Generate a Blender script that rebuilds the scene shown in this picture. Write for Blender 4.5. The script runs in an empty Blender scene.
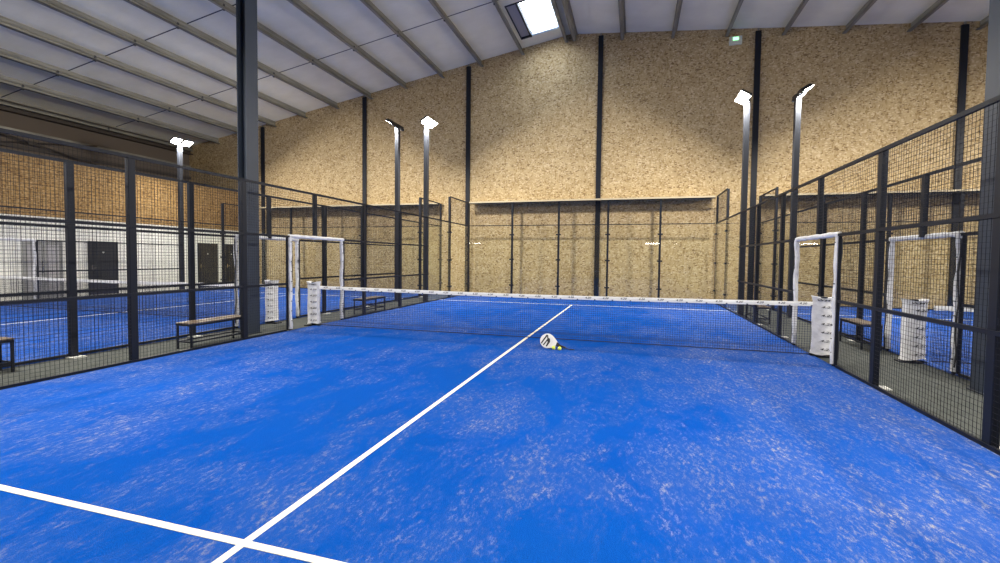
import bpy, math, random
from mathutils import Vector, Matrix
random.seed(7)
S = bpy.context.scene
COL = S.collection

# ------------------------------------------------------------------ camera
cam_d = bpy.data.cameras.new('camera'); cam = bpy.data.objects.new('camera', cam_d); COL.objects.link(cam)
cam_d.sensor_width = 36; cam_d.lens = 0.456794 * 36; cam_d.shift_x = -.00114; cam_d.shift_y = -.0055; cam_d.clip_start = .05; cam_d.clip_end = 200
R3 = Matrix(((0.960246, 0.278934, 0.01111), (-0.021429, 0.033972, 0.999193), (0.278332, -0.959709, 0.038599))).transposed()
cam.matrix_world = Matrix.Translation((2.0349, -8.9244, 1.5883)) @ R3.to_4x4()
S.camera = cam
# ------------------------------------------------------------------ world, exposure
W = bpy.data.worlds.new('daylight'); S.world = W; W.use_nodes = True
W.node_tree.nodes['Background'].inputs[0].default_value = (.86, .92, 1, 1)
W.node_tree.nodes['Background'].inputs[1].default_value = 16.0
S.view_settings.view_transform = 'Standard'; S.view_settings.look = 'None'
S.view_settings.gamma = 1; S.view_settings.use_curve_mapping = False
S.view_settings.exposure = 0.0
LAMP_W = 400.0          # power of one floodlight
LAMP_COL = (1.0, .95, .86)

# ------------------------------------------------------------------ materials
M = {}
def mat(name, col, rough=.6, metal=0.0, spec=.5, emit=None, es=0):
    m = bpy.data.materials.new(name); m.use_nodes = True
    b = m.node_tree.nodes['Principled BSDF']
    b.inputs['Base Color'].default_value = (*col, 1); b.inputs['Roughness'].default_value = rough
    b.inputs['Metallic'].default_value = metal; b.inputs['Specular IOR Level'].default_value = spec
    if emit:
        b.inputs['Emission Color'].default_value = (*emit, 1); b.inputs['Emission Strength'].default_value = es
    M[name] = m
    return m
def N(m, t, **kw):
    n = m.node_tree.nodes.new(t)
    for k, v in kw.items(): setattr(n, k, v)
    return n
def L(m, a, b): m.node_tree.links.new(a, b)
def pos(m, scale=(1, 1, 1), rot=(0, 0, 0)):
    g = N(m, 'ShaderNodeNewGeometry'); mp = N(m, 'ShaderNodeMapping')
    mp.inputs['Scale'].default_value = scale; mp.inputs['Rotation'].default_value = rot
    L(m, g.outputs['Position'], mp.inputs['Vector']); return mp.outputs[0]
def noise(m, vec, scale, detail=3, rough=.5, dist=0):
    n = N(m, 'ShaderNodeTexNoise'); n.inputs['Scale'].default_value = scale; n.inputs['Detail'].default_value = detail
    n.inputs['Roughness'].default_value = rough; n.inputs['Distortion'].default_value = dist
    L(m, vec, n.inputs['Vector']); return n.outputs['Fac']
def ramp(m, fac, stops, interp='LINEAR'):
    r = N(m, 'ShaderNodeValToRGB'); r.color_ramp.interpolation = interp
    while len(r.color_ramp.elements) < len(stops): r.color_ramp.elements.new(.5)
    for e, (p, c) in zip(r.color_ramp.elements, stops):
        e.position = p; e.color = (*c, 1) if not isinstance(c, (int, float)) else (c, c, c, 1)
    L(m, fac, r.inputs[0]); return r.outputs[0]
def mix(m, fac, a, b, mode='MIX'):
    x = N(m, 'ShaderNodeMix', data_type='RGBA', blend_type=mode)
    for k, v in ((0, fac), (6, a), (7, b)):
        if hasattr(v, 'links'): L(m, v, x.inputs[k])
        elif isinstance(v, (int, float)): x.inputs[k].default_value = v if k == 0 else (v, v, v, 1)
        else: x.inputs[k].default_value = (*v, 1)
    return x.outputs[2]
def mul(m, a, b, op='MULTIPLY'):
    x = N(m, 'ShaderNodeMath', operation=op)
    for s, v in ((x.inputs[0], a), (x.inputs[1], b)):
        if hasattr(v, 'links'): L(m, v, s)
        else: s.default_value = v
    x.use_clamp = True
    return x.outputs[0]
def bsdf(m): return m.node_tree.nodes['Principled BSDF']
def bump(m, h, st=.3, dist=.01):
    b = N(m, 'ShaderNodeBump'); b.inputs['Strength'].default_value = st; b.inputs['Distance'].default_value = dist
    L(m, h, b.inputs['Height']); L(m, b.outputs[0], bsdf(m).inputs['Normal'])

# oriented strand board
m = mat('osb', (.5, .36, .18), .75, spec=.2)
def flakes(rot, sc):
    v = N(m, 'ShaderNodeTexVoronoi'); v.inputs['Scale'].default_value = 1.0
    L(m, pos(m, sc, rot), v.inputs['Vector'])
    s = N(m, 'ShaderNodeSeparateColor'); L(m, v.outputs['Color'], s.inputs[0]); return s.outputs[0], v.outputs['Distance']
f1, d1 = flakes((0, .5, 0), (26, 26, 11)); f2, d2 = flakes((0, -.7, 0), (11, 11, 26)); f3, d3 = flakes((0, 1.0, .2), (16, 16, 30))
base = ramp(m, noise(m, pos(m), 2.2, 4), [(.3, (.415, .305, .16)), (.7, (.49, .37, .20))])
c = mix(m, ramp(m, f1, [(0, 1.0), (.16, .6), (.3, 0)]), base, (.30, .205, .09))
c = mix(m, ramp(m, f2, [(0, 1), (.06, .9), (.09, 0)]), c, (.225, .15, .07))
c = mix(m, ramp(m, f3, [(.78, 0), (.88, .8)]), c, (.62, .50, .32))
c = mix(m, ramp(m, f3, [(.0, 1.0), (.03, .8), (.05, 0)]), c, (.20, .125, .055))
L(m, c, bsdf(m).inputs['Base Color'])

# strand board of the left wall, lamp cut-off shade multiplied into its colour
m2 = M['osb'].copy(); m2.name = 'osb_shaded'; M['osb_shaded'] = m2; m = m2
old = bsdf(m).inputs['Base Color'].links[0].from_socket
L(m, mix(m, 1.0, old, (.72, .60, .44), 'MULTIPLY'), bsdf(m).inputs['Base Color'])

# blue sand-dressed turf
m = mat('turf_blue', (.02, .12, .7), .95, spec=.02)
P = pos(m)
big = noise(m, P, .45, 3, .55, .4)
mid = noise(m, pos(m, (1, .5, 1), (0, 0, .5)), 2.2, 6, .75, .5)
fine = noise(m, pos(m, (1, .45, 1), (0, 0, .7)), 26, 8, .85)
vf = noise(m, P, 150, 2, .6)
sx = N(m, 'ShaderNodeSeparateXYZ'); L(m, P, sx.inputs[0])
def band(coord, a, b):
    mr = N(m, 'ShaderNodeMapRange'); mr.inputs[1].default_value = a; mr.inputs[2].default_value = b
    L(m, coord, mr.inputs[0]); mr.clamp = True; return mr.outputs[0]
edge = mul(m, band(sx.outputs[0], 1.8, 4.8), .12)                      # sand gathers along the fences
edge2 = mul(m, band(sx.outputs[0], -2.6, -5.0), .09)
amt = mul(m, mul(m, mul(m, big, .45), mul(m, mid, .55), 'ADD'), mul(m, edge, edge2, 'ADD'), 'ADD')
patch = ramp(m, amt, [(.45, 0), (.72, 1.0)])
clump = ramp(m, noise(m, pos(m, (1, .5, 1), (0, 0, .6)), 6, 6, .8, .6), [(.42, .15), (.60, 1)])
speck = mul(m, clump, ramp(m, fine, [(.50, 0), (.60, 1)]))
sand = mul(m, mul(m, patch, .07), mul(m, mul(m, patch, speck), 1.0), 'ADD')
blue = mix(m, vf, (.001, .044, .265), (.003, .079, .39))
blue = mix(m, ramp(m, mid, [(.35, .0), (.7, .5)]), blue, (.006, .068, .31))
L(m, mix(m, sand, blue, (.37, .345, .30)), bsdf(m).inputs['Base Color'])
bump(m, vf, .5, .01)

m = mat('floor_grey', (.14, .15, .145), .9, spec=.2)
L(m, ramp(m, noise(m, pos(m), 5, 6, .7), [(.3, (.050, .055, .050)), (.7, (.082, .088, .080))]), bsdf(m).inputs['Base Color'])
mat('line_white', (.72, .69, .57), .9, spec=.1)
mat('steel_black', (.009, .011, .018), .5, spec=.25)
mat('steel_column', (.03, .040, .060), .5, spec=.4)
mat('steel_column_dark', (.02, .024, .034), .5)
mat('mesh_wire', (.012, .014, .022), .6, spec=.2)
m = mat('galvanised', (.33, .33, .30), .5, metal=.35)
L(m, ramp(m, noise(m, pos(m, (3, .3, 3)), 4, 4), [(.3, (.20, .195, .17)), (.7, (.34, .33, .29))]), bsdf(m).inputs['Base Color'])
m = mat('ceiling_panel', (.52, .52, .54), .8, spec=.2)
L(m, ramp(m, noise(m, pos(m, (.7, 1, 1)), 1.6, 5, .6), [(.3, (.80, .765, .62)), (.7, (.88, .845, .70))]), bsdf(m).inputs['Base Color'])
mat('joint_dark', (.07, .07, .075), .8)
mat('wall_white', (.93, .92, .85), .7)
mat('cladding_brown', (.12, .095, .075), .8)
mat('beam_brown', (.045, .034, .028), .6)
mat('door_black', (.018, .019, .022), .5)
mat('door_grey', (.30, .30, .29), .4)
mat('chrome', (.7, .7, .7), .25, metal=1)
m = mat('pad_white', (.80, .80, .82), .6)
L(m, ramp(m, noise(m, pos(m), 9, 3), [(.3, (.58, .58, .60)), (.6, (.74, .74, .75))]), bsdf(m).inputs['Base Color'])
bump(m, noise(m, pos(m), 14, 3), .6, .02)
mat('tape_white', (.74, .74, .73), .6)
mat('ink', (.05, .05, .055), .6)
mat('net_cord', (.012, .016, .05), .7)
mat('ledge_cream', (.46, .39, .26), .6)
mat('plate_white', (.6, .6, .56), .6)
m = mat('bench_wood', (.42, .24, .10), .5)
L(m, ramp(m, noise(m, pos(m, (30, 2, 30)), 2, 4), [(.3, (.11, .08, .055)), (.7, (.18, .13, .085))]), bsdf(m).inputs['Base Color'])
mat('lamp_body', (.03, .03, .032), .4, metal=.4)
mat('led', (1, 1, 1), .5, emit=(1, .96, .88), es=40)
mat('batten_light', (1, 1, 1), .5, emit=(1, 1, 1), es=30)
mat('racket_white', (.68, .68, .66), .4)
mat('racket_black', (.015, .015, .017), .45)
mat('racket_hole', (.45, .45, .46), .6)
mat('ball_yellow', (.72, .80, .07), .9)
mat('ball_seam', (.9, .9, .8), .9)
mat('sign_green', (.05, .5, .15), .5, emit=(.35, 1, .45), es=2.2)
mat('sign_body', (.62, .66, .60), .5)
mat('flashing_blue', (.70, .80, .88), .5)
m = mat('grey_board', (.40, .39, .40), .8)
# clear glass that lets light through, with a mirror sheen by angle
def glass(name, tint, ior=1.45):
    m = bpy.data.materials.new(name); m.use_nodes = True; nt = m.node_tree; nt.nodes.clear(); M[name] = m
    o = nt.nodes.new('ShaderNodeOutputMaterial'); t = nt.nodes.new('ShaderNodeBsdfTransparent'); g = nt.nodes.new('ShaderNodeBsdfGlossy')
    t.inputs[0].default_value = (*tint, 1); g.inputs['Roughness'].default_value = 0.0
    f = nt.nodes.new('ShaderNodeFresnel'); gb = nt.nodes.new('ShaderNodeNewGeometry'); mr = nt.nodes.new('ShaderNodeMapRange'); mr.inputs[3].default_value = ior; mr.inputs[4].default_value = 1 / ior; nt.links.new(gb.outputs['Backfacing'], mr.inputs[0]); nt.links.new(mr.outputs[0], f.inputs[0]); x = nt.nodes.new('ShaderNodeMixShader')
    nt.links.new(f.outputs[0], x.inputs[0]); nt.links.new(t.outputs[0], x.inputs[1]); nt.links.new(g.outputs[0], x.inputs[2])
    nt.links.new(x.outputs[0], o.inputs[0])
glass('court_glass', (.98, .99, .974)); glass('roof_glass', (.95, .97, 1))

# ------------------------------------------------------------------ helpers
class MB:
    """collects shapes in world coordinates; build() links them as one mesh object"""
    def __init__(s): s.v = []; s.f = []; s.mi = []; s.cur = 0; s.smooth = False
    def add(s, vs, fs):
        k = len(s.v); s.v += [Vector(v) for v in vs]; s.f += [[k + i for i in f] for f in fs]; s.mi += [s.cur] * len(fs); return s
    def box(s, x0, x1, y0, y1, z0, z1):
        vs = [(x, y, z) for x in (x0, x1) for y in (y0, y1) for z in (z0, z1)]
        return s.add(vs, [(0, 1, 3, 2), (4, 6, 7, 5), (0, 4, 5, 1), (2, 3, 7, 6), (0, 2, 6, 4), (1, 5, 7, 3)])
    def bbox(s, x0, x1, y0, y1, z0, z1, b=.006):
        """box with chamfered edges along z"""
        pts = [(x0 + b, y0), (x1 - b, y0), (x1, y0 + b), (x1, y1 - b), (x1 - b, y1), (x0 + b, y1), (x0, y1 - b), (x0, y0 + b)]
        vs = [(x, y, z) for z in (z0, z1) for x, y in pts]
        return s.add(vs, [tuple(range(7, -1, -1)), tuple(range(8, 16))] + [(i, (i + 1) % 8, (i + 1) % 8 + 8, i + 8) for i in range(8)])
    def bar(s, a, b, w, h=None, n=4, up=None, caps=True):
        """bar from a to b: square / round section"""
        a, b = Vector(a), Vector(b); h = h or w; d = (b - a).normalized()
        up = Vector(up) if up else (Vector((0, 0, 1)) if abs(d.z) < .9 else Vector((1, 0, 0)))
        x = d.cross(up).normalized(); y = x.cross(d)
        if n == 4: ring = [(-w / 2, -h / 2), (w / 2, -h / 2), (w / 2, h / 2), (-w / 2, h / 2)]
        else: ring = [(w / 2 * math.cos(2 * math.pi * i / n), h / 2 * math.sin(2 * math.pi * i / n)) for i in range(n)]
        vs = [p + x * u + y * v for p in (a, b) for u, v in ring]
        fs = [(i, (i + 1) % n, (i + 1) % n + n, i + n) for i in range(n)]
        if caps: fs += [tuple(range(n - 1, -1, -1)), tuple(range(n, 2 * n))]
        return s.add(vs, fs)
    def tube(s, pts, rs, n=12):
        pts = [Vector(p) for p in pts]; k = len(pts); vs = []; x = None
        if not hasattr(rs, '__len__'): rs = [rs] * k
        for i, p in enumerate(pts):
            d = (pts[min(i + 1, k - 1)] - pts[max(i - 1, 0)]).normalized()
            if x is None: x = d.cross(Vector((0, 0, 1)) if abs(d.z) < .9 else Vector((0, 1, 0))).normalized()
            x = (x - d * x.dot(d)).normalized(); y = d.cross(x)
            vs += [p + (x * math.cos(2 * math.pi * j / n) + y * math.sin(2 * math.pi * j / n)) * rs[i] for j in range(n)]
        fs = [(i * n + j, i * n + (j + 1) % n, (i + 1) * n + (j + 1) % n, (i + 1) * n + j) for i in range(k - 1) for j in range(n)]
        fs += [tuple(range(n - 1, -1, -1)), tuple(range((k - 1) * n, k * n))]
        return s.add(vs, fs)
    def prism(s, pts, f):
        """pts: 2-D outline; f(u,v,side) -> 3-D point, side 0/1"""
        n = len(pts); vs = [f(u, v, k) for k in (0, 1) for u, v in pts]
        return s.add(vs, [tuple(range(n - 1, -1, -1)), tuple(range(n, 2 * n))] + [(i, (i + 1) % n, (i + 1) % n + n, i + n) for i in range(n)])
    def build(s, name, ms, parent=None):
        if not isinstance(ms, (list, tuple)): ms = [ms]
        off = Vector((0, 0, 0)); q = parent
        while q: off += q.location; q = q.parent
        me = bpy.data.meshes.new(name); me.from_pydata([v - off for v in s.v], [], s.f)
        for mm in ms: me.materials.append(M[mm])
        if len(ms) > 1:
            for p, i in zip(me.polygons, s.mi): p.material_index = i
        if s.smooth:
            for p in me.polygons: p.use_smooth = True
            me.set_sharp_from_angle(angle=.7)
        me.update(); me.validate()
        o = bpy.data.objects.new(name, me); COL.objects.link(o)
        if parent: o.parent = parent
        return o
def tag(o, label=None, cat=None, group=None, kind=None):
    if label: o['label'] = label
    if cat: o['category'] = cat
    if group: o['group'] = group
    if kind: o['kind'] = kind
    return o
def thing(name, label, cat, loc=(0, 0, 0), group=None, kind=None):
    o = bpy.data.objects.new(name, None); COL.objects.link(o); o.location = loc; o.empty_display_size = .2
    return tag(o, label, cat, group, kind)
def struct(o, label, cat): return tag(o, label, cat, kind='structure')
def copy_tree(o, parent=None):
    c = o.copy(); COL.objects.link(c); c.parent = parent
    for ch in [x for x in COL.objects if x.parent == o]: copy_tree(ch, c)
    return c

# ------------------------------------------------------------------ shell
RX, RZ = -.72, 11.03                       # ridge
SL, SR = .168, .092                        # slopes left / right of the ridge
XL, XR, YF, YN = -21.6, 20.0, 10.65, -16.0
def roof(x): return RZ - SL * (RX - x) if x < RX else RZ - SR * (x - RX)
XP = -18.1                                 # lower side partition

b = MB().box(XL - .2, XR + .2, YN - .2, YF + .2, -.25, -.02)
struct(b.build('floor', 'floor_grey'), 'grey hall floor between and around the blue courts', 'floor')
b = MB(); pts = [(XL, -.1), (XR, -.1), (XR, roof(XR)), (RX, roof(RX)), (XL, roof(XL))]
b.prism([(x, z + (.02 if z > 1 else 0)) for x, z in pts], lambda u, v, k: (u, YF + .15 * k, v))
struct(b.build('wall_far', 'osb'), 'tall strand board gable wall behind the courts', 'wall')
b = MB(); b.prism(pts, lambda u, v, k: (u, YN - .15 * k, v))
struct(b.build('wall_near', 'osb'), 'strand board wall behind the camera', 'wall')
b = MB().box(XR, XR + .15, YN, YF, -.1, roof(XR))
struct(b.build('wall_right', 'osb'), 'strand board side wall beyond the right court', 'wall')
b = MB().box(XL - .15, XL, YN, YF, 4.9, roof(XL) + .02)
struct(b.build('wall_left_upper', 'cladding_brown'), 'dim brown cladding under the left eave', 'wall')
b = MB().box(XL, XP - .1, YN, YF, 4.85, 4.93)
struct(b.build('trim_1', 'cladding_brown'), 'brown deck on top of the white partition', 'trim')
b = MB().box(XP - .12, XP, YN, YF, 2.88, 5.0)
struct(b.build('wall_left', 'osb_shaded'), 'strand board band above the white side wall', 'wall')
b = MB().box(XP - .12, XP, YN, YF, -.02, 2.88)
struct(b.build('wall_left_lower', 'wall_white'), 'white side wall with dark doors beyond the left court', 'wall')

# ceiling with the rooflight opening
SX0, SX1, SY0, SY1 = -2.66, -1.07, 7.3, 9.9
b = MB()
def rq(x0, x1, y0, y1):
    b.add([(x0, y0, roof(x0)), (x0, y1, roof(x0)), (x1, y1, roof(x1)), (x1, y0, roof(x1)),
           (x0, y0, roof(x0) + .1), (x0, y1, roof(x0) + .1), (x1, y1, roof(x1) + .1), (x1, y0, roof(x1) + .1)],
          [(0, 1, 2, 3), (7, 6, 5, 4), (0, 4, 5, 1), (1, 5, 6, 2), (2, 6, 7, 3), (3, 7, 4, 0)])
rq(XL - .15, SX0, YN - .15, YF + .15); rq(SX1, RX, YN - .15, YF + .15); rq(RX, XR + .15, YN - .15, YF + .15)
rq(SX0, SX1, YN - .15, SY0); rq(SX0, SX1, SY1, YF + .15)
ceil = struct(b.build('ceiling', 'ceiling_panel'), 'pale insulated roof lining sloping from the ridge', 'ceiling')
b = MB()
for y in (-13.45, -9.4, -5.35, -1.25, 2.78, 6.82):
    b.bar((XL, y, roof(XL) - .004), (RX, y, RZ - .004), .035, .012); b.bar((RX, y, RZ - .004), (XR, y, roof(XR) - .004), .022, .010)
b.build('panel_joint', 'joint_dark', ceil)

# rooflight
sk = thing('window_1', 'white rooflight near the ridge in front of the gable wall', 'window', (-1.9, 8.5, roof(-1.9)), kind='structure')
gx = -2.2
def slab(b, x0, x1, y0, y1, dz0, dz1):
    b.add([(x, y, roof(x) + dz) for x in (x0, x1) for y in (y0, y1) for dz in (dz0, dz1)],
          [(0, 1, 3, 2), (4, 6, 7, 5), (0, 4, 5, 1), (2, 3, 7, 6), (0, 2, 6, 4), (1, 5, 7, 3)])
b = MB(); w = .07
slab(b, SX0, SX1, SY0, SY0 + w, -.02, .16); slab(b, SX0, gx, SY1 - w, SY1, -.02, .16)
slab(b, gx - w, gx, SY0, SY1, -.03, .16); slab(b, SX0, SX0 + .02, SY0, SY1, -.02, .16)
b.build('frame', 'steel_black', sk)
b = MB(); slab(b, SX0 + .02, gx - w, SY0 + w, SY1 - w, .05, .09); b.build('infill_board', 'grey_board', sk)
b = MB(); slab(b, gx, SX1, SY1 - .03, SY1, 0, .22); slab(b, SX1 - .03, SX1, SY0, SY1, 0, .22); slab(b, gx, SX1, SY1 - .10, SY1 - .03, .02, .05)
b.build('flashing', 'flashing_blue', sk)
b = MB(); slab(b, gx, SX1, SY0, SY1, .22, .235); b.build('pane', 'roof_glass', sk)

# purlins: zed sections running away from the camera
def purlin(x, label, group, flip):
    z1 = roof(x); z0 = z1 - .29
    t = thing('purlin', label, 'roof purlin', (x, 0, z1), group)
    b = MB(); s = -1 if flip else 1
    b.box(x - .008, x + .008, YN, YF, z0, z1)
    b.box(min(x, x + .12 * s), max(x, x + .12 * s), YN, YF, z0, z0 + .012)
    b.box(min(x, x - .09 * s), max(x, x - .09 * s), YN, YF, z1 - .05, z1 - .035)
    b.box(x + .113 * s - .007, x + .113 * s + .007, YN, YF, z0, z0 + .035)
    b.add([(x - .008, YN, z0 + .11), (x - .008, YF, z0 + .11), (x - .03, YF, z0 + .14), (x - .03, YN, z0 + .14), (x - .008, YF, z0 + .17), (x - .008, YN, z0 + .17)], [(0, 1, 2, 3), (3, 2, 4, 5)])
    b.add([(x + .008, YN, z0 + .11), (x + .008, YF, z0 + .11), (x + .03, YF, z0 + .14), (x + .03, YN, z0 + .14), (x + .008, YF, z0 + .17), (x + .008, YN, z0 + .17)], [(3, 2, 1, 0), (5, 4, 2, 3)])
    b.build('zed_section', 'galvanised', t)
    for y in (-1.6, 2.45, 6.5):
        b = MB().box(x - .012, x + .035, y - .03, y + .03, z0 - .03, z0 + .16)
        b.build('bracket', 'joint_dark', t)
for i, w in enumerate(['left one of the close pair at the ridge', 'directly left of the rooflight', 'second to the left of the rooflight', 'third to the left of the rooflight',
             'fourth to the left of the rooflight', 'ending above the slim black column left of the lamp posts', 'first whose gable end shows right of the aisle column, counted from that slim black column',
             'second whose gable end shows right of that slim black column, leftwards', 'with its gable end just right of the large left aisle column', 'with its gable end hidden by the large left aisle column',
             'with its gable end just left of the large aisle column', 'lowest on the left slope, next to the dark eave beam']):
    if i == 6: w = 'between the slim black column and the large aisle column, upper of three'
    if i == 7: w = 'between the slim black column and the large aisle column, middle of three'
    if i == 8: w = 'between the slim black column and the large aisle column, lowest of three'
    purlin(-.95 - 1.86 * i, 'galvanised roof purlin ' + w, 'roof purlins on the left slope', False)
for i, w in enumerate(['right one of the close pair at the ridge', 'first to the right of the ridge pair', 'second to the right of the ridge pair', 'ending just above the exit light',
             'first to the right of the exit light', 'second to the right of the exit light', 'third to the right of the exit light', 'in the top right picture corner', 'beyond the right picture edge']):
    purlin(-.5 + 1.94 * i, 'galvanised roof purlin ' + w, 'roof purlins on the right slope', True)

# eave beam, brace, gable columns
b = MB(); b.box(XL + .02, XL + .10, YN, YF, roof(XL) - .42, roof(XL) - .05); b.box(XL + .02, XL + .30, YN, YF, roof(XL) - .44, roof(XL) - .40); b.box(XL + .02, XL + .30, YN, YF, roof(XL) - .10, roof(XL) - .06)
tag(b.build('eave_beam', 'beam_brown'), 'dark brown steel beam running along the left eave', 'beam')
b = MB(); b.smooth = True
b.tube([(XL + .30, 1.2, 6.45), (XL + .30, 8.6, 5.1)], .035, 8); b.box(XL + .27, XL + .33, 3.5, 3.75, 5.92, 6.08)
tag(b.build('brace_rod', 'beam_brown'), 'thin dark brace rod slanting below the left eave beam', 'brace')
b = MB(); b.smooth = True
b.tube([(XL + .21, -1.5, 5.1), (XL + .21, 6.0, 6.45)], .03, 8)
tag(b.build('brace_rod', 'beam_brown'), 'thin dark brace rod rising the other way below the left eave beam', 'brace')
for x, lab in ((-16.6, 'slim black column on the gable wall just right of the big left column'), (-10.57, 'slim black column on the gable wall left of the left lamp posts'),
               (-5.25, 'slim black gable wall column at the left corner of the end glass'), (.54, 'slim black gable wall column behind the end glass middle'),
               (6.36, 'slim black gable wall column between the two right lamp posts and corner'), (12.65, 'slim black gable wall column at the top right')):
    b = MB(); h = roof(x) - .12
    b.box(x - .1, x + .1, YF - .07, YF - .06, 0, h); b.box(x - .1, x + .1, YF - .012, YF - .001, 0, h); b.box(x - .012, x + .012, YF - .06, YF - .012, 0, h); b.box(x - .1, x - .085, YF - .06, YF - .012, 0, h); b.box(x + .085, x + .1, YF - .06, YF - .012, 0, h)
    t = thing('gable_column', lab, 'steel column', (x, YF - .04, 0), 'columns on the gable wall')
    b.build('column_shaft', 'steel_black', t)
    MB().box(x - .03, x + .03, YF - .05, YF - .02, h, h + .1).build('head_cleat', 'galvanised', t)

for zz, hh, mm, lab in ((6.28, .2, 'galvanised', 'pale steel sheeting rail just below the dark left eave beam'), (5.75, .12, 'beam_brown', 'dark steel sheeting rail lower on the left upper cladding')):
    b = MB(); b.box(XL, XL + .12, YN, YF, zz, zz + hh); b.box(XL, XL + .16, YN, YF, zz - .01, zz + .01)
    tag(b.build('sheeting_rail', mm), lab, 'rail')

# big internal columns in the aisles (H sections)
def column(x0, x1, y0, y1, lab):
    t = thing('steel_column', lab, 'steel column', ((x0 + x1) / 2, (y0 + y1) / 2, -.02)); h = roof(x0) - .2; e = .016
    b = MB(); b.box(x0, x0 + e, y0, y1, -.02, h); b.box(x1 - e, x1, y0, y1, -.02, h); b.box(x0 + e, x1 - e, (y0 + y1) / 2 - .007, (y0 + y1) / 2 + .007, -.02, h)
    b.build('column_shaft', 'steel_column', t)
    MB().box(x0 - .02, x1 + .02, y0 - .03, y1 + .03, -.02, .0).build('base_plate', 'steel_column_dark', t)
column(-5.67, -5.44, -1.5, -1.20, 'large blue-grey steel column rising from the aisle left of the net')
column(6.18, 6.46, -2.0, -1.72, 'large blue-grey steel column in the right aisle at the picture edge')

# doors in the white side wall
def door(name, y0, y1, h, mt, label, glazed=False):
    t = thing(name, label, 'door', (XP + .03, (y0 + y1) / 2, 0), kind='structure')
    b = MB(); f = .05; X = XP
    b.box(X, X + .05, y0 - f, y0, 0, h + f); b.box(X, X + .05, y1, y1 + f, 0, h + f); b.box(X, X + .05, y0, y1, h, h + f)
    b.build('door_frame', mt, t)
    if glazed:
        ym = (y0 + y1) / 2
        b = MB(); b.box(X, X + .03, y0, ym - .01, 0, h); b.box(X, X + .03, ym + .01, y1, 0, h)
        b.build('door_leaf', mt, t)
        for a, c in ((y0 + .07, ym - .08), (ym + .08, y1 - .07)): MB().box(X + .03, X + .034, a, c, .15, h - .1).build('pane', 'grey_board', t)
        b = MB().bar((X + .07, ym - .05, .9), (X + .07, ym - .05, 1.3), .025); b.build('pull_handle', 'chrome', t)
    else:
        MB().box(X, X + .03, y0, y1, .01, h).build('door_leaf', mt, t)
        b = MB(); b.box(X + .03, X + .04, y0 + .07, y0 + .12, .95, 1.15); b.bar((X + .06, y0 + .09, 1.05), (X + .06, y0 + .23, 1.05), .02); b.bar((X + .03, y0 + .09, 1.05), (X + .07, y0 + .09, 1.05), .02)
        b.build('handle', 'chrome', t)
        MB().box(X + .03, X + .036, (y0 + y1) / 2 - .03, (y0 + y1) / 2 + .03, 1.62, 1.68).build('plate', 'plate_white', t)
door('door_1', 1.6, 2.64, 1.98, 'door_grey', 'grey glazed double door at far left of the white wall', True)
door('door_2', 3.55, 4.5, 2.03, 'door_black', 'black door beside the grey double door on the white wall')
door('door_3', 8.15, 9.12, 2.12, 'door_black', 'black door on the white wall behind the left lamp post')
door('door_4', 9.65, 10.35, 2.12, 'door_black', 'black door nearest the corner, half hidden behind the aisle column')

# green emergency exit light on the gable
t = thing('exit_light', 'small pale exit light with a lit green panel high on the gable wall', 'exit sign', (5.58, YF - .05, 9.9))
MB().bbox(5.36, 5.80, YF - .1, YF, 9.84, 10.14).build('housing', 'sign_body', t)
b = MB(); b.box(5.48, 5.68, YF - .108, YF - .1, 9.98, 10.10); b.build('sign_panel', 'sign_green', t)

# ------------------------------------------------------------------ courts
def turf(x0, x1, y0, y1, lab, centre, near=True):
    t = struct(MB().box(x0, x1, y0, y1, -.02, 0).build('floor_turf', 'turf_blue'), lab, 'court floor')
    xc = (x0 + x1) / 2 if centre is None else centre
    e = .0025
    for yy in (6.95, -6.95): MB().box(x0, x1, yy - .025, yy + .025, .0, e).build('service_line', 'line_white', t)
    MB().box(xc - .025, xc + .025, -7.15, -6.975, 0, e).build('centre_line_end', 'line_white', t)
    MB().box(xc - .025, xc + .025, -6.925, 6.925, 0, e).build('centre_line', 'line_white', t)
    return t
turf(-5.0, 5.0, -10, 10, 'bright blue sanded turf of the nearest court', 0)
turf(-16.4, -6.34, -10, 10, 'blue turf of the court beyond the left aisle', None)
turf(6.5, 16.5, -10, 10, 'blue turf of the court beyond the right aisle', None)

Pp = .05; Wr = .0030
def mesh_y(x, y0, y1, z0, z1):
    b = MB(); ny = max(1, round((y1 - y0) / Pp)); nz = max(1, round((z1 - z0) / Pp))
    for i in range(ny + 1): y = y0 + (y1 - y0) * i / ny; b.bar((x, y, z0), (x, y, z1), Wr, caps=False)
    for i in range(nz + 1): z = z0 + (z1 - z0) * i / nz; b.bar((x + Wr * .8, y0, z), (x + Wr * .8, y1, z), Wr, caps=False)
    return b
def mesh_x(y, x0, x1, z0, z1):
    b = MB(); nx = max(1, round((x1 - x0) / Pp)); nz = max(1, round((z1 - z0) / Pp))
    for i in range(nx + 1): x = x0 + (x1 - x0) * i / nx; b.bar((x, y, z0), (x, y, z1), Wr, caps=False)
    for i in range(nz + 1): z = z0 + (z1 - z0) * i / nz; b.bar((x0, y + Wr * .8, z), (x1, y + Wr * .8, z), Wr, caps=False)
    return b
PW = .105
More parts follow.
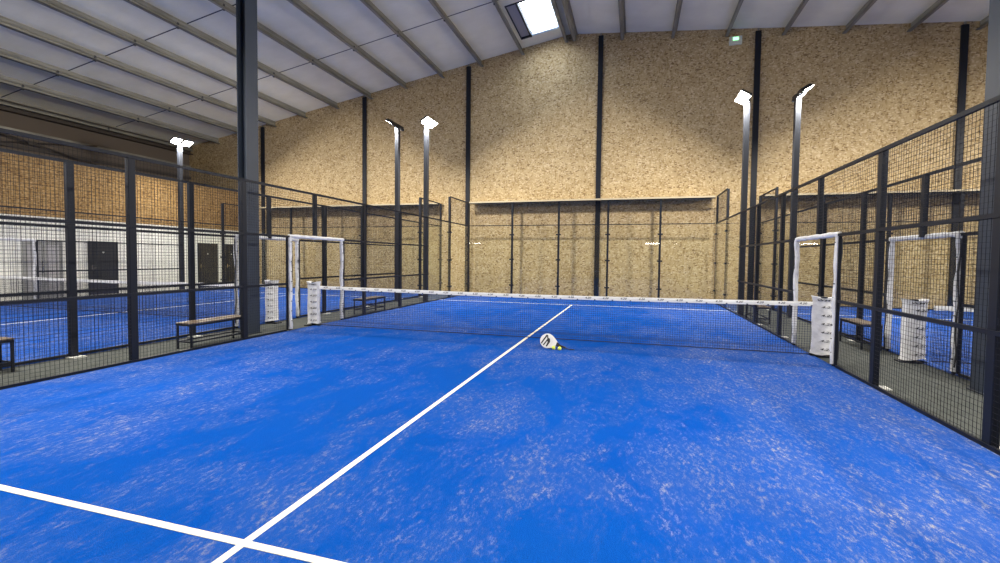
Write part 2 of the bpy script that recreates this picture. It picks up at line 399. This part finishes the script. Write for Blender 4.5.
def side_fence(x, s, lab, near_glass=False, pads=True, near_jamb=-.83):
    """fence plane x, s = +1 when its outer side is +x"""
    t = thing('side_fence', lab, 'court fence', (x, 0, -.02), 'court side fences')
    xo = x + s * .03                                        # post centre, outside the mesh plane
    def post(y, z1, z0=-.02, w=PW, foot=True, bolts=False):
        p = MB().bbox(xo - .035, xo + .035, y - w / 2, y + w / 2, z0, z1).build('post', 'steel_black', t)
        if foot:
            MB().box(xo - .05 + s * .02, xo + .11 * s + .05 * s, y - .09, y + .09, -.02, -.006).build('foot_plate', 'plate_white', p)
        if bolts:
            for z in (.45, 1.5, 2.6): MB().box(xo - .065, xo + .065, y - w / 2 - .045, y + w / 2 + .045, z - .03, z + .03).build('glass_clamp', 'steel_black', p)
    ys = [2, 4] + [8]
    for y in (2, 4): post(y, 3.0)
    for y in (-2, -4): post(y, 3.0)
    post(8, 4.0, w=.13, bolts=True); post(10.03, 4.0, w=.10, bolts=True)
    for yy in (near_jamb, .96): MB().box(x - .02, x + .02, yy - .02, yy + .02, -.02, 2.0).build('door_jamb', 'steel_black', t)
    for yy in ((-.915, 1.045) if near_jamb > -.9 else (1.045,)): MB().box(x - .02, x + .02, yy - .014, yy + .014, .02, 2.0).build('frame_upright', 'steel_black', t)
    post(0, 3.0, 2.0, w=.09, foot=False)
    # mesh panels and rails
    zs = (0, 1, 2, 3)
    for y0, y1 in ((-6, -4), (-4, -2), (-2, -.95), (.95, 2), (2, 4), (4, 6)):
        b = mesh_y(x, y0 + .02, y1 - .02, .02, 2.98); b.build('mesh_panel', 'mesh_wire', t)
    mesh_y(x, -.95, .95, 2.03, 2.98).build('mesh_panel', 'mesh_wire', t)
    mesh_y(x, 8.05, 9.95, 3.02, 3.98).build('mesh_panel', 'mesh_wire', t)
    def rail(z, y0, y1, h=.035): MB().box(x - .018, x + .018, y0, y1, z - h / 2, z + h / 2).build('rail', 'steel_black', t)
    rail(3.0, -6, 10, .045); rail(2.0, -6, 6, .04); rail(4.0, 8, 10, .045)
    for a, c in ((-6, -.95), (.95, 6)): rail(1.0, a, c, .04); rail(.018, a, c, .036)
    rail(.018, 6, 10, .03)
    # glass
    def pane(y0, y1, z1): MB().box(x - .006, x + .006, y0 + .01, y1 - .01, .035, z1).build('glass_panel', 'court_glass', t)
    pane(8, 10, 2.97); pane(6, 8, 2.97)
    if near_glass:
        pane(-10, -8, 2.97); pane(-8, -6, 2.97)
        for y in (-6, -8, -10): post(y, 3.0, foot=False)
        rail(3.0, -10, -6, .045)
    # padded doorway
    b = MB(); b.smooth = True
    def pad(pts, r=.05):
        n = 26; P_ = []; Rr = []
        a, c = Vector(pts[0]), Vector(pts[1]); ph = random.random() * 6
        for i in range(n + 1):
            f = i / n; q = a.lerp(c, f)
            P_.append(q + Vector((0, 0, 0)) + Vector((.006 * math.sin(f * 17 + ph), .008 * math.sin(f * 13 + 2 * ph), 0)))
            Rr.append(r * (1 + .14 * math.sin(f * 31 + ph) * math.sin(f * 11)))
        b = MB(); b.smooth = True; b.tube(P_, Rr, 12); return b
    if pads:
        for sg, yy in ((1, .96), (-1, near_jamb)):
            o = pad([(x, yy, .03), (x, yy, 2.0)], .041).build('jamb_padding', 'pad_white', t)
            b = MB()
            for k in range(9): b.box(x - .042, x + .042, yy - .018, yy + .018, .2 + .21 * k, .215 + .21 * k)
            b.build('tie', 'ink', o)
            b = MB(); b.smooth = True
            b.tube([(x + s * .03, yy + sg * (.055 + .025 * math.sin(k * 1.9)), .1 + .23 * k) for k in range(9)], .012, 6); b.build('lacing', 'ink', o)
        pad([(x, near_jamb - .03, 2.01), (x, 1.0, 2.01)], .041).build('lintel_padding', 'pad_white', t)
    return t
side_fence(-5, -1, 'black mesh fence on the left side of the nearest court, with padded doorway', near_glass=True)
side_fence(5, 1, 'black mesh fence on the right side of the nearest court', near_glass=True)
side_fence(-6.34, 1, 'black mesh fence across the left aisle, behind the benches', near_jamb=-.92)
side_fence(6.5, -1, 'black mesh fence across the right aisle, behind the right steel column')
side_fence(-16.4, -1, 'distant mesh fence in front of the white wall with doors')

def end_fence(x0, x1, lab):
    t = thing('end_fence', lab, 'court fence', ((x0 + x1) / 2, 10, -.02), 'glass end walls of the courts')
    n = 5; w = (x1 - x0) / n
    for i in range(1, n):
        x = x0 + w * i
        p = MB().bbox(x - .04, x + .04, 10.02, 10.12, -.02, 3.98).build('post', 'steel_black', t)
        for z in (.45, 1.55, 2.6): MB().box(x - .10, x + .10, 9.985, 10.02, z - .03, z + .03).build('glass_clamp', 'steel_black', p)
    for i in range(n):
        MB().box(x0 + w * i + .06, x0 + w * (i + 1) - .06 + (.05 if i < n - 1 else 0), 10.0, 10.012, .03, 2.97).build('glass_panel', 'court_glass', t)
    mesh_x(10.006, x0 + .1, x1 - .1, 3.02, 3.95).build('mesh_panel', 'mesh_wire', t)
    MB().box(x0 + .05, x1 - .05, 9.99, 10.02, 2.98, 3.01).build('rail', 'steel_black', t)
    MB().box(x0 + .05, x1 - .05, 9.99, 10.02, 3.94, 3.98).build('rail', 'steel_black', t)
    MB().box(x0 + .05, x1 - .05, 9.99, 10.02, .0, .03).build('rail', 'steel_black', t)
end_fence(-5, 5, 'glass end wall of the nearest court behind the net')
end_fence(-16.4, -6.34, 'glass end wall of the left court')
end_fence(6.5, 16.5, 'glass end wall of the right court')
def ledge(x0, x1, lab):
    b = MB(); b.box(x0, x1, 9.96, YF, 4.01, 4.03); b.box(x0, x1, 9.94, 9.96, 3.98, 4.04)
    tag(b.build('ledge_board', 'ledge_cream'), lab, 'ledge', 'ledge boards above the end glass')
ledge(-4.93, 4.93, 'pale ledge board above the end glass of the nearest court')
ledge(-16.3, -6.42, 'pale ledge board above the end glass of the left court')
ledge(6.58, 16.5, 'pale ledge board above the end glass of the right court')

# ------------------------------------------------------------------ lettering
_txt = {}
def text_geo(s, size, shear=.25):
    k = (s, size)
    if k not in _txt:
        c = bpy.data.curves.new('lettering', 'FONT'); c.body = s; c.size = size; c.shear = shear; c.align_x = 'CENTER'; c.align_y = 'CENTER'; c.resolution_u = 2; c.offset = size * .02
        o = bpy.data.objects.new('lettering', c); COL.objects.link(o)
        dg = bpy.context.evaluated_depsgraph_get(); me = o.evaluated_get(dg).to_mesh()
        _txt[k] = ([v.co.copy() for v in me.vertices], [list(p.vertices) for p in me.polygons])
        o.evaluated_get(dg).to_mesh_clear(); bpy.data.objects.remove(o); bpy.data.curves.remove(c)
    return _txt[k]
def put_text(b, s, size, org, ux, uz=(0, 0, 1)):
    vs, fs = text_geo(s, size); org, ux, uz = Vector(org), Vector(ux), Vector(uz)
    b.add([org + ux * v.x + uz * v.y for v in vs], fs)

# ------------------------------------------------------------------ nets
def tape_z(u): return .862 + .035 * abs(u) ** 1.3
def net(x0, x1, lab, letters=True):
    t = thing('court_net', lab, 'net', ((x0 + x1) / 2, 0, 0), 'nets across the courts'); xc = (x0 + x1) / 2; hw = (x1 - x0) / 2
    b = MB(); n = int((x1 - x0) / .04)
    for i in range(n + 1):
        x = x0 + (x1 - x0) * i / n; b.bar((x, 0, .02), (x, 0, tape_z((x - xc) / hw)), .0040, caps=False)
    for k in range(21):
        f = k / 21
        segs = 8
        for j in range(segs):
            xa, xb = x0 + (x1 - x0) * j / segs, x0 + (x1 - x0) * (j + 1) / segs
            za, zb = [.02 + (tape_z((q - xc) / hw) - .02) * f for q in (xa, xb)]
            b.bar((xa, .003, za), (xb, .003, zb), .0040, caps=False)
    b.build('netting', 'net_cord', t)
    b = MB(); pts = [x0 + (x1 - x0) * j / 20 for j in range(21)]
    for a, c in zip(pts, pts[1:]):
        za, zc = tape_z((a - xc) / hw), tape_z((c - xc) / hw); vs = []
        for X, Z in ((a, za), (c, zc)): vs += [(X, -.011, Z - .062), (X, -.014, Z - .02), (X, -.006, Z + .012), (X, .006, Z + .012), (X, .014, Z - .02), (X, .011, Z - .062)]
        b.add(vs, [(i, (i + 1) % 6, (i + 1) % 6 + 6, i + 6) for i in range(6)])
    tp = b.build('tape', 'tape_white', t)
    if letters:
        b = MB(); n = 30
        for i in range(n):
            x = x0 + (x1 - x0) * (i + .5) / n
            put_text(b, '4.20', .048, (x, -.0165, tape_z((x - xc) / hw) - .020), (1.35, 0, 0))
            xx = x + .13
            b.box(xx - .014, xx + .014, -.0155, -.0145, tape_z((xx - xc) / hw) - .064, tape_z((xx - xc) / hw) - .046)
        b.build('lettering', 'ink', tp)
    b = MB(); b.bar((x0, 0, .015), (x1, 0, .015), .014); b.bar((x0, 0, .12), (x1, 0, .12), .006); b.build('bottom_cord', 'net_cord', t)
    return t
net(-4.90, 4.99, 'white-taped net stretched across the nearest court')
net(-16.2, -6.46, 'net of the left court seen through two fences', False)
net(6.66, 16.1, 'net of the right court seen through the right fences', False)

def net_post(x, s, lab, w=.36, ang=0):
    """post in a padded white sleeve; s = side facing its own court centre"""
    t = thing('net_post', lab, 'net post', (x, 0, -.02), 'net posts in white sleeves')
    MB().bbox(x - .04, x + .04, -.04, .04, -.02, 1.0).build('post', 'steel_black', t)
    MB().box(x - .2, x + .2, -.1, .1, -.02, .0).build('base_plate', 'steel_black', t)
    b = MB(); b.smooth = True; prof = []
    h = w / 2; n = 12; rows = 22; ca, sa = math.cos(ang), math.sin(ang)
    def put(px, py): return x + px * ca - py * sa, px * sa + py * ca
    vs = []
    for r in range(rows + 1):
        f = r / rows; z = .035 + f * .975
        flare = 1 + (.16 * max(0, (f - .93) / .07)) + .10 * max(0, (.05 - f) / .05)
        wob = .012 * math.sin(f * 9 + x)
        ring = [(-h, -.07), (-h * .5, -.088 - wob * .5), (0, -.095 + wob * .4), (h * .5, -.088), (h, -.07), (h + .004, 0), (h, .07), (h * .5, .088), (0, .092), (-h * .5, .088), (-h, .07), (-h - .004, 0)]
        for i, (px, py) in enumerate(ring):
            X, Y = put(px * flare + wob * .5, py * flare)
            zz = z - (.035 * (1 - abs(px) / h) if f > .97 else 0) + (.02 * math.sin(px * 14 + x) if r == 0 else 0)
            vs.append((X, Y, zz))
    fs = [(r * 12 + i, r * 12 + (i + 1) % 12, (r + 1) * 12 + (i + 1) % 12, (r + 1) * 12 + i) for r in range(rows) for i in range(12)]
    k = len(vs); top = [(rows * 12 + i) for i in range(12)]
    cx, cy = put(0, 0); vs.append((cx, cy, .955)); fs += [(top[i], top[(i + 1) % 12], k) for i in range(12)]
    b.add(vs, fs); sl = b.build('sleeve', 'pad_white', t)
    for i in range(7):
        b = MB(); z = .83 - .142 * i; X, Y = put(.045, -.108)
        if i < 6: put_text(b, '4.20', .062, (X, Y, z), (1.6 * ca, 1.6 * sa, 0), (0, 0, .8))
        else: X, Y = put(.02, -.112); put_text(b, 'WMC', .07, (X, Y, .945), (1.5 * ca, 1.5 * sa, 0), (0, 0, .6))
        b.build('printed_mark', 'ink', sl)
    return t
net_post(5.14, -1, 'net post in a wrinkled white printed sleeve by the right doorway', .32, -.3)
net_post(-5.06, 1, 'net post in a white printed sleeve by the left doorway', .235, .10)
net_post(-6.25, -1, 'net post in white sleeve on the left court, seen beside the aisle column', .25, .0)
net_post(6.40, -1, 'net post in white sleeve on the right court, seen through the fence', .27, .05)

# ------------------------------------------------------------------ benches
def bench(x0, x1, y0, y1, h, lab):
    t = thing('bench', lab, 'bench', ((x0 + x1) / 2, (y0 + y1) / 2, -.02), 'low benches in the aisles')
    b = MB(); n = 3; w = (x1 - x0)
    for i in range(n): b.box(x0 + w * i / n + .003, x0 + w * (i + 1) / n - .003, y0, y1, h - .016, h)
    b.build('seat', 'bench_wood', t)
    e = .032
    b = MB()
    for x in (x0 + .02, x1 - .02): b.bar((x, y0 + .02, h - .04), (x, y1 - .02, h - .04), e)
    for y in (y0 + .02, (y0 + y1) / 2, y1 - .02): b.bar((x0, y, h - .04), (x1, y, h - .04), e)
    b.build('frame', 'steel_black', t)
    for x in (x0 + .02, x1 - .02):
        for y in (y0 + .02, y1 - .02): MB().bbox(x - e / 2, x + e / 2, y - e / 2, y + e / 2, -.02, h - .055, .004).build('leg', 'steel_black', t)
    b = MB()
    for x in (x0 + .02, x1 - .02): b.bar((x, y0 + .04, .11), (x, y1 - .04, .11), .025)
    for y in (y0 + .02, y1 - .02): b.bar((x0 + .04, y, .11), (x1 - .04, y, .11), .025)
    b.build('stretcher', 'steel_black', t)
bench(-5.44, -5.10, -3.03, -1.86, .435, 'wood-topped black bench left of the big aisle column')
bench(-6.29, -5.98, -5.85, -4.86, .44, 'bench cut by the left picture edge in the aisle')
bench(-5.45, -5.10, 2.12, 3.25, .42, 'bench behind the left half of the net, beyond the doorway')
bench(5.10, 5.42, 4.15, 5.35, .42, 'bench beyond the right doorway, seen behind the net')
bench(6.08, 6.41, .95, 1.89, .46, 'bench just right of the right doorway in the aisle')

# ------------------------------------------------------------------ floodlight masts
def mast(x, y, s, lab, ztop=6.36, aim=.42):
    """s = +1: lamps aim towards +x"""
    t = thing('lamp_post', lab, 'lamp post', (x, y, -.02), 'floodlight posts beside the courts')
    p = MB().bbox(x - .075, x + .075, y - .075, y + .075, -.02, ztop - .12, .01).build('pole', 'steel_column_dark', t)
    MB().bbox(x - .13, x + .13, y - .13, y + .13, -.02, .0).build('base_plate', 'steel_column_dark', t)
    MB().bar((x, y - .42, ztop - .1), (x, y + .42, ztop - .1), .06).build('crossbar', 'steel_column_dark', t)
    d = Vector((s * math.cos(aim), 0, -math.sin(aim)))          # panel's long direction
    nrm = Vector((s * math.sin(-aim), 0, -math.cos(aim)))       # face normal (down, tipped)
    nrm = Vector((s * .5, 0, -.86)).normalized(); d = Vector((s * .86, 0, .5)).normalized()
    for sy in (-1, 1):
        c = Vector((x + s * .10, y + sy * .24, ztop))
        b = MB(); e = Vector((0, 1, 0))
        def P3(u, v, w): return c + d * u + e * v + nrm * w
        hx, hy = .17, .20
        vs = [P3(u, v, w) for w, k in ((-.035, .82), (.03, 1.0)) for u, v in ((-hx * k, -hy * k), (hx * k, -hy * k), (hx * k, hy * k), (-hx * k, hy * k))]
        b.add(vs, [(0, 1, 2, 3), (7, 6, 5, 4), (0, 4, 5, 1), (1, 5, 6, 2), (2, 6, 7, 3), (3, 7, 4, 0)])
        for k in range(6):
            u = -hx * .7 + 1.4 * hx * k / 5
            vs = [P3(u + du, v, w) for w in (-.075, -.035) for du, v in ((-.006, -hy * .7), (.006, -hy * .7), (.006, hy * .7), (-.006, hy * .7))]
            b.add(vs, [(0, 1, 2, 3), (7, 6, 5, 4), (0, 4, 5, 1), (1, 5, 6, 2), (2, 6, 7, 3), (3, 7, 4, 0)])
        hd = b.build('lamp_head', 'lamp_body', t)
        b = MB(); vs = [P3(u, v, .032) for u, v in ((-hx * .9, -hy * .9), (hx * .9, -hy * .9), (hx * .9, hy * .9), (-hx * .9, hy * .9))]
        vs += [v_ + nrm * .006 for v_ in vs]
        b.add(vs, [(0, 1, 2, 3), (7, 6, 5, 4), (0, 4, 5, 1), (1, 5, 6, 2), (2, 6, 7, 3), (3, 7, 4, 0)]); b.build('led_panel', 'led', hd)
        ld = bpy.data.lights.new('floodlight', 'AREA'); ld.shape = 'RECTANGLE'; ld.size = .3; ld.size_y = .36; ld.energy = LAMP_W; ld.color = LAMP_COL
        lo = bpy.data.objects.new('floodlight', ld); COL.objects.link(lo); lo.parent = t
        lo.location = c + nrm * .05 - t.location; lo.rotation_euler = (-nrm).to_track_quat('Z', 'Y').to_euler()
for y, w in ((6, 'far'), (-6, 'near')):
    mast(-5.10, y, 1, 'black lamp post with two lit floodlights, left side of the nearest court, %s one' % w)
    mast(5.10, y, -1, 'black lamp post with two lit floodlights, right side of the nearest court, %s one' % w)
    mast(-6.235, y, -1, 'black lamp post in the left aisle with floodlights turned towards the left court, %s one' % w)
    mast(6.395, y, 1, 'black lamp post in the right aisle with floodlights turned towards the right court, %s one' % w)
    mast(-16.5, y, 1, 'distant lamp post with glaring floodlights before the white wall, %s one' % w)
    mast(16.6, y, -1, 'lamp post on the outer side of the right court, %s one' % w)

# strip lights on the wall behind the camera (they mirror in the end glass)
for x0, x1, lab in ((3.0, 4.4, 'fourth'), (-14.5, -13.2, 'third'), (-22 + 2.4, -18.4, 'first'), (-17.4, -16.2, 'second'), (15.6, 17.0, 'last')):
    x0 = max(x0, XL + .1)
    k = .7222
    xa, xb = 2.007 + (x0 - 2.007) * 1.0, 2.007 + (x1 - 2.007) * 1.0
    t = thing('strip_light', 'white strip light on the wall behind the camera, %s from the left' % lab, 'strip light', ((xa + xb) / 2, YN + .05, 3.1), 'strip lights on the rear wall')
    MB().box(xa, xb, YN + .01, YN + .06, 3.05, 3.19).build('housing', 'sign_body', t)
    MB().box(xa + .02, xb - .02, YN + .06, YN + .10, 3.07, 3.17).build('diffuser', 'batten_light', t)

# ------------------------------------------------------------------ racket and balls
t = thing('padel_racket', 'white padel racket with black stripes propped on its edge by the net', 'racket', (.62, -.88, 0))
C0 = Vector((.595, -.92, .125))
a = Vector((.93, -.05, -.28)).normalized()                 # along the handle
v = Vector((0, .30, .95)); v = (v - a * v.dot(a)).normalized()
nn = a.cross(v).normalized()                               # faces the camera
if nn.y > 0: nn = -nn
def Q(u, w_, d): return C0 + a * u + v * w_ + nn * d
out = []
for i in range(40):
    th = 2 * math.pi * i / 40; u = .14 * math.cos(th); w_ = .132 * math.sin(th)
    if u > 0: w_ *= (1 - .62 * (u / .14) ** 1.4); u *= 1.5
    out.append((u, w_))
b = MB(); n = len(out)
rings = [(-.019, .93), (-.013, 1.0), (.013, 1.0), (.019, .93)]
b.add([Q(u * k, w_ * k, d) for d, k in rings for u, w_ in out],
      [tuple(range(n)), tuple(range(4 * n - 1, 3 * n - 1, -1))] + [(r * n + i, r * n + (i + 1) % n, (r + 1) * n + (i + 1) % n, (r + 1) * n + i) for r in range(3) for i in range(n)])
b.smooth = True; head = b.build('head', 'racket_white', t)
b = MB()
for i in range(-5, 6):
    for j in range(-4, 5):
        if (i * .021) ** 2 + (j * .024) ** 2 < .0092:
            cs = [Q(i * .021 + .0045 * math.cos(q * 1.047), j * .024 + .0045 * math.sin(q * 1.047), .0194) for q in range(6)]
            b.add(cs, [tuple(range(6))])
b.build('hole_pattern', 'racket_hole', head)
b = MB()
for poly in ([(-.105, -.07), (-.085, -.085), (-.035, .095), (-.06, .10)], [(-.055, .10), (-.03, .10), (.01, .02), (-.012, -.01), (-.02, .03)],
             [(-.06, -.095), (-.04, -.10), (-.005, .01), (-.02, .03)], [(-.01, .05), (.02, .055), (.045, .0), (.02, -.10), (-.005, -.10), (.005, -.02), (-.02, .01)]):
    b.add([Q(u, w_, .0200) for u, w_ in poly], [tuple(range(len(poly)))])
b.build('stripe', 'racket_black', head)
b = MB(); b.prism([(.16, -.04), (.16, .04), (.222, .020), (.222, -.020)], lambda u, w_, k: Q(u, w_, -.0205 + .041 * k)); b.build('throat', 'racket_black', t)
b = MB(); b.smooth = True; b.tube([Q(.19, 0, 0), Q(.22, 0, 0), Q(.33, 0, 0), Q(.335, 0, 0)], [.017, .0165, .0175, .021], 10); b.build('handle', 'racket_black', t)
b = MB(); b.smooth = True; e0 = Q(.335, 0, 0)
b.tube([e0, e0 + Vector((.03, -.01, -.012)), (e0.x + .08, e0.y - .03, .007), (e0.x + .15, e0.y - .02, .007), (e0.x + .155, e0.y + .01, .007), (e0.x + .07, e0.y + .0, .007)], .006, 6); b.build('wrist_cord', 'racket_black', t)
def ball(x, y, lab):
    r = .033; t = thing('padel_ball', lab, 'ball', (x, y, 0), 'yellow balls beside the racket')
    b = MB(); b.smooth = True; nu, nv = 20, 12; vs = [(x, y, 0)]
    for j in range(1, nv):
        ph = math.pi * j / nv
        vs += [(x + r * math.sin(ph) * math.cos(2 * math.pi * i / nu), y + r * math.sin(ph) * math.sin(2 * math.pi * i / nu), r - r * math.cos(ph)) for i in range(nu)]
    vs.append((x, y, 2 * r)); fs = [(0, 1 + (i + 1) % nu, 1 + i) for i in range(nu)]
    for j in range(nv - 2): fs += [(1 + j * nu + i, 1 + j * nu + (i + 1) % nu, 1 + (j + 1) * nu + (i + 1) % nu, 1 + (j + 1) * nu + i) for i in range(nu)]
    k = len(vs) - 1; fs += [(k, k - nu + i, k - nu + (i + 1) % nu) for i in range(nu)]
    b.add(vs, fs); b.build('felt', 'ball_yellow', t)
    b = MB(); b.smooth = True; P_ = []
    for i in range(33):
        q = 2 * math.pi * i / 32; A = .44
        P_.append(Vector((math.cos(q) - A * .5 * math.cos(3 * q), math.sin(q) + A * .5 * math.sin(3 * q), 1.1 * math.sin(2 * q))).normalized() * r + Vector((x, y, r)))
    b.tube(P_, .0015, 5); b.build('seam', 'ball_seam', t)
ball(.715, -1.03, 'yellow ball touching the racket head, left of two')
ball(.825, -1.05, 'yellow ball in front of the racket throat, right of two')
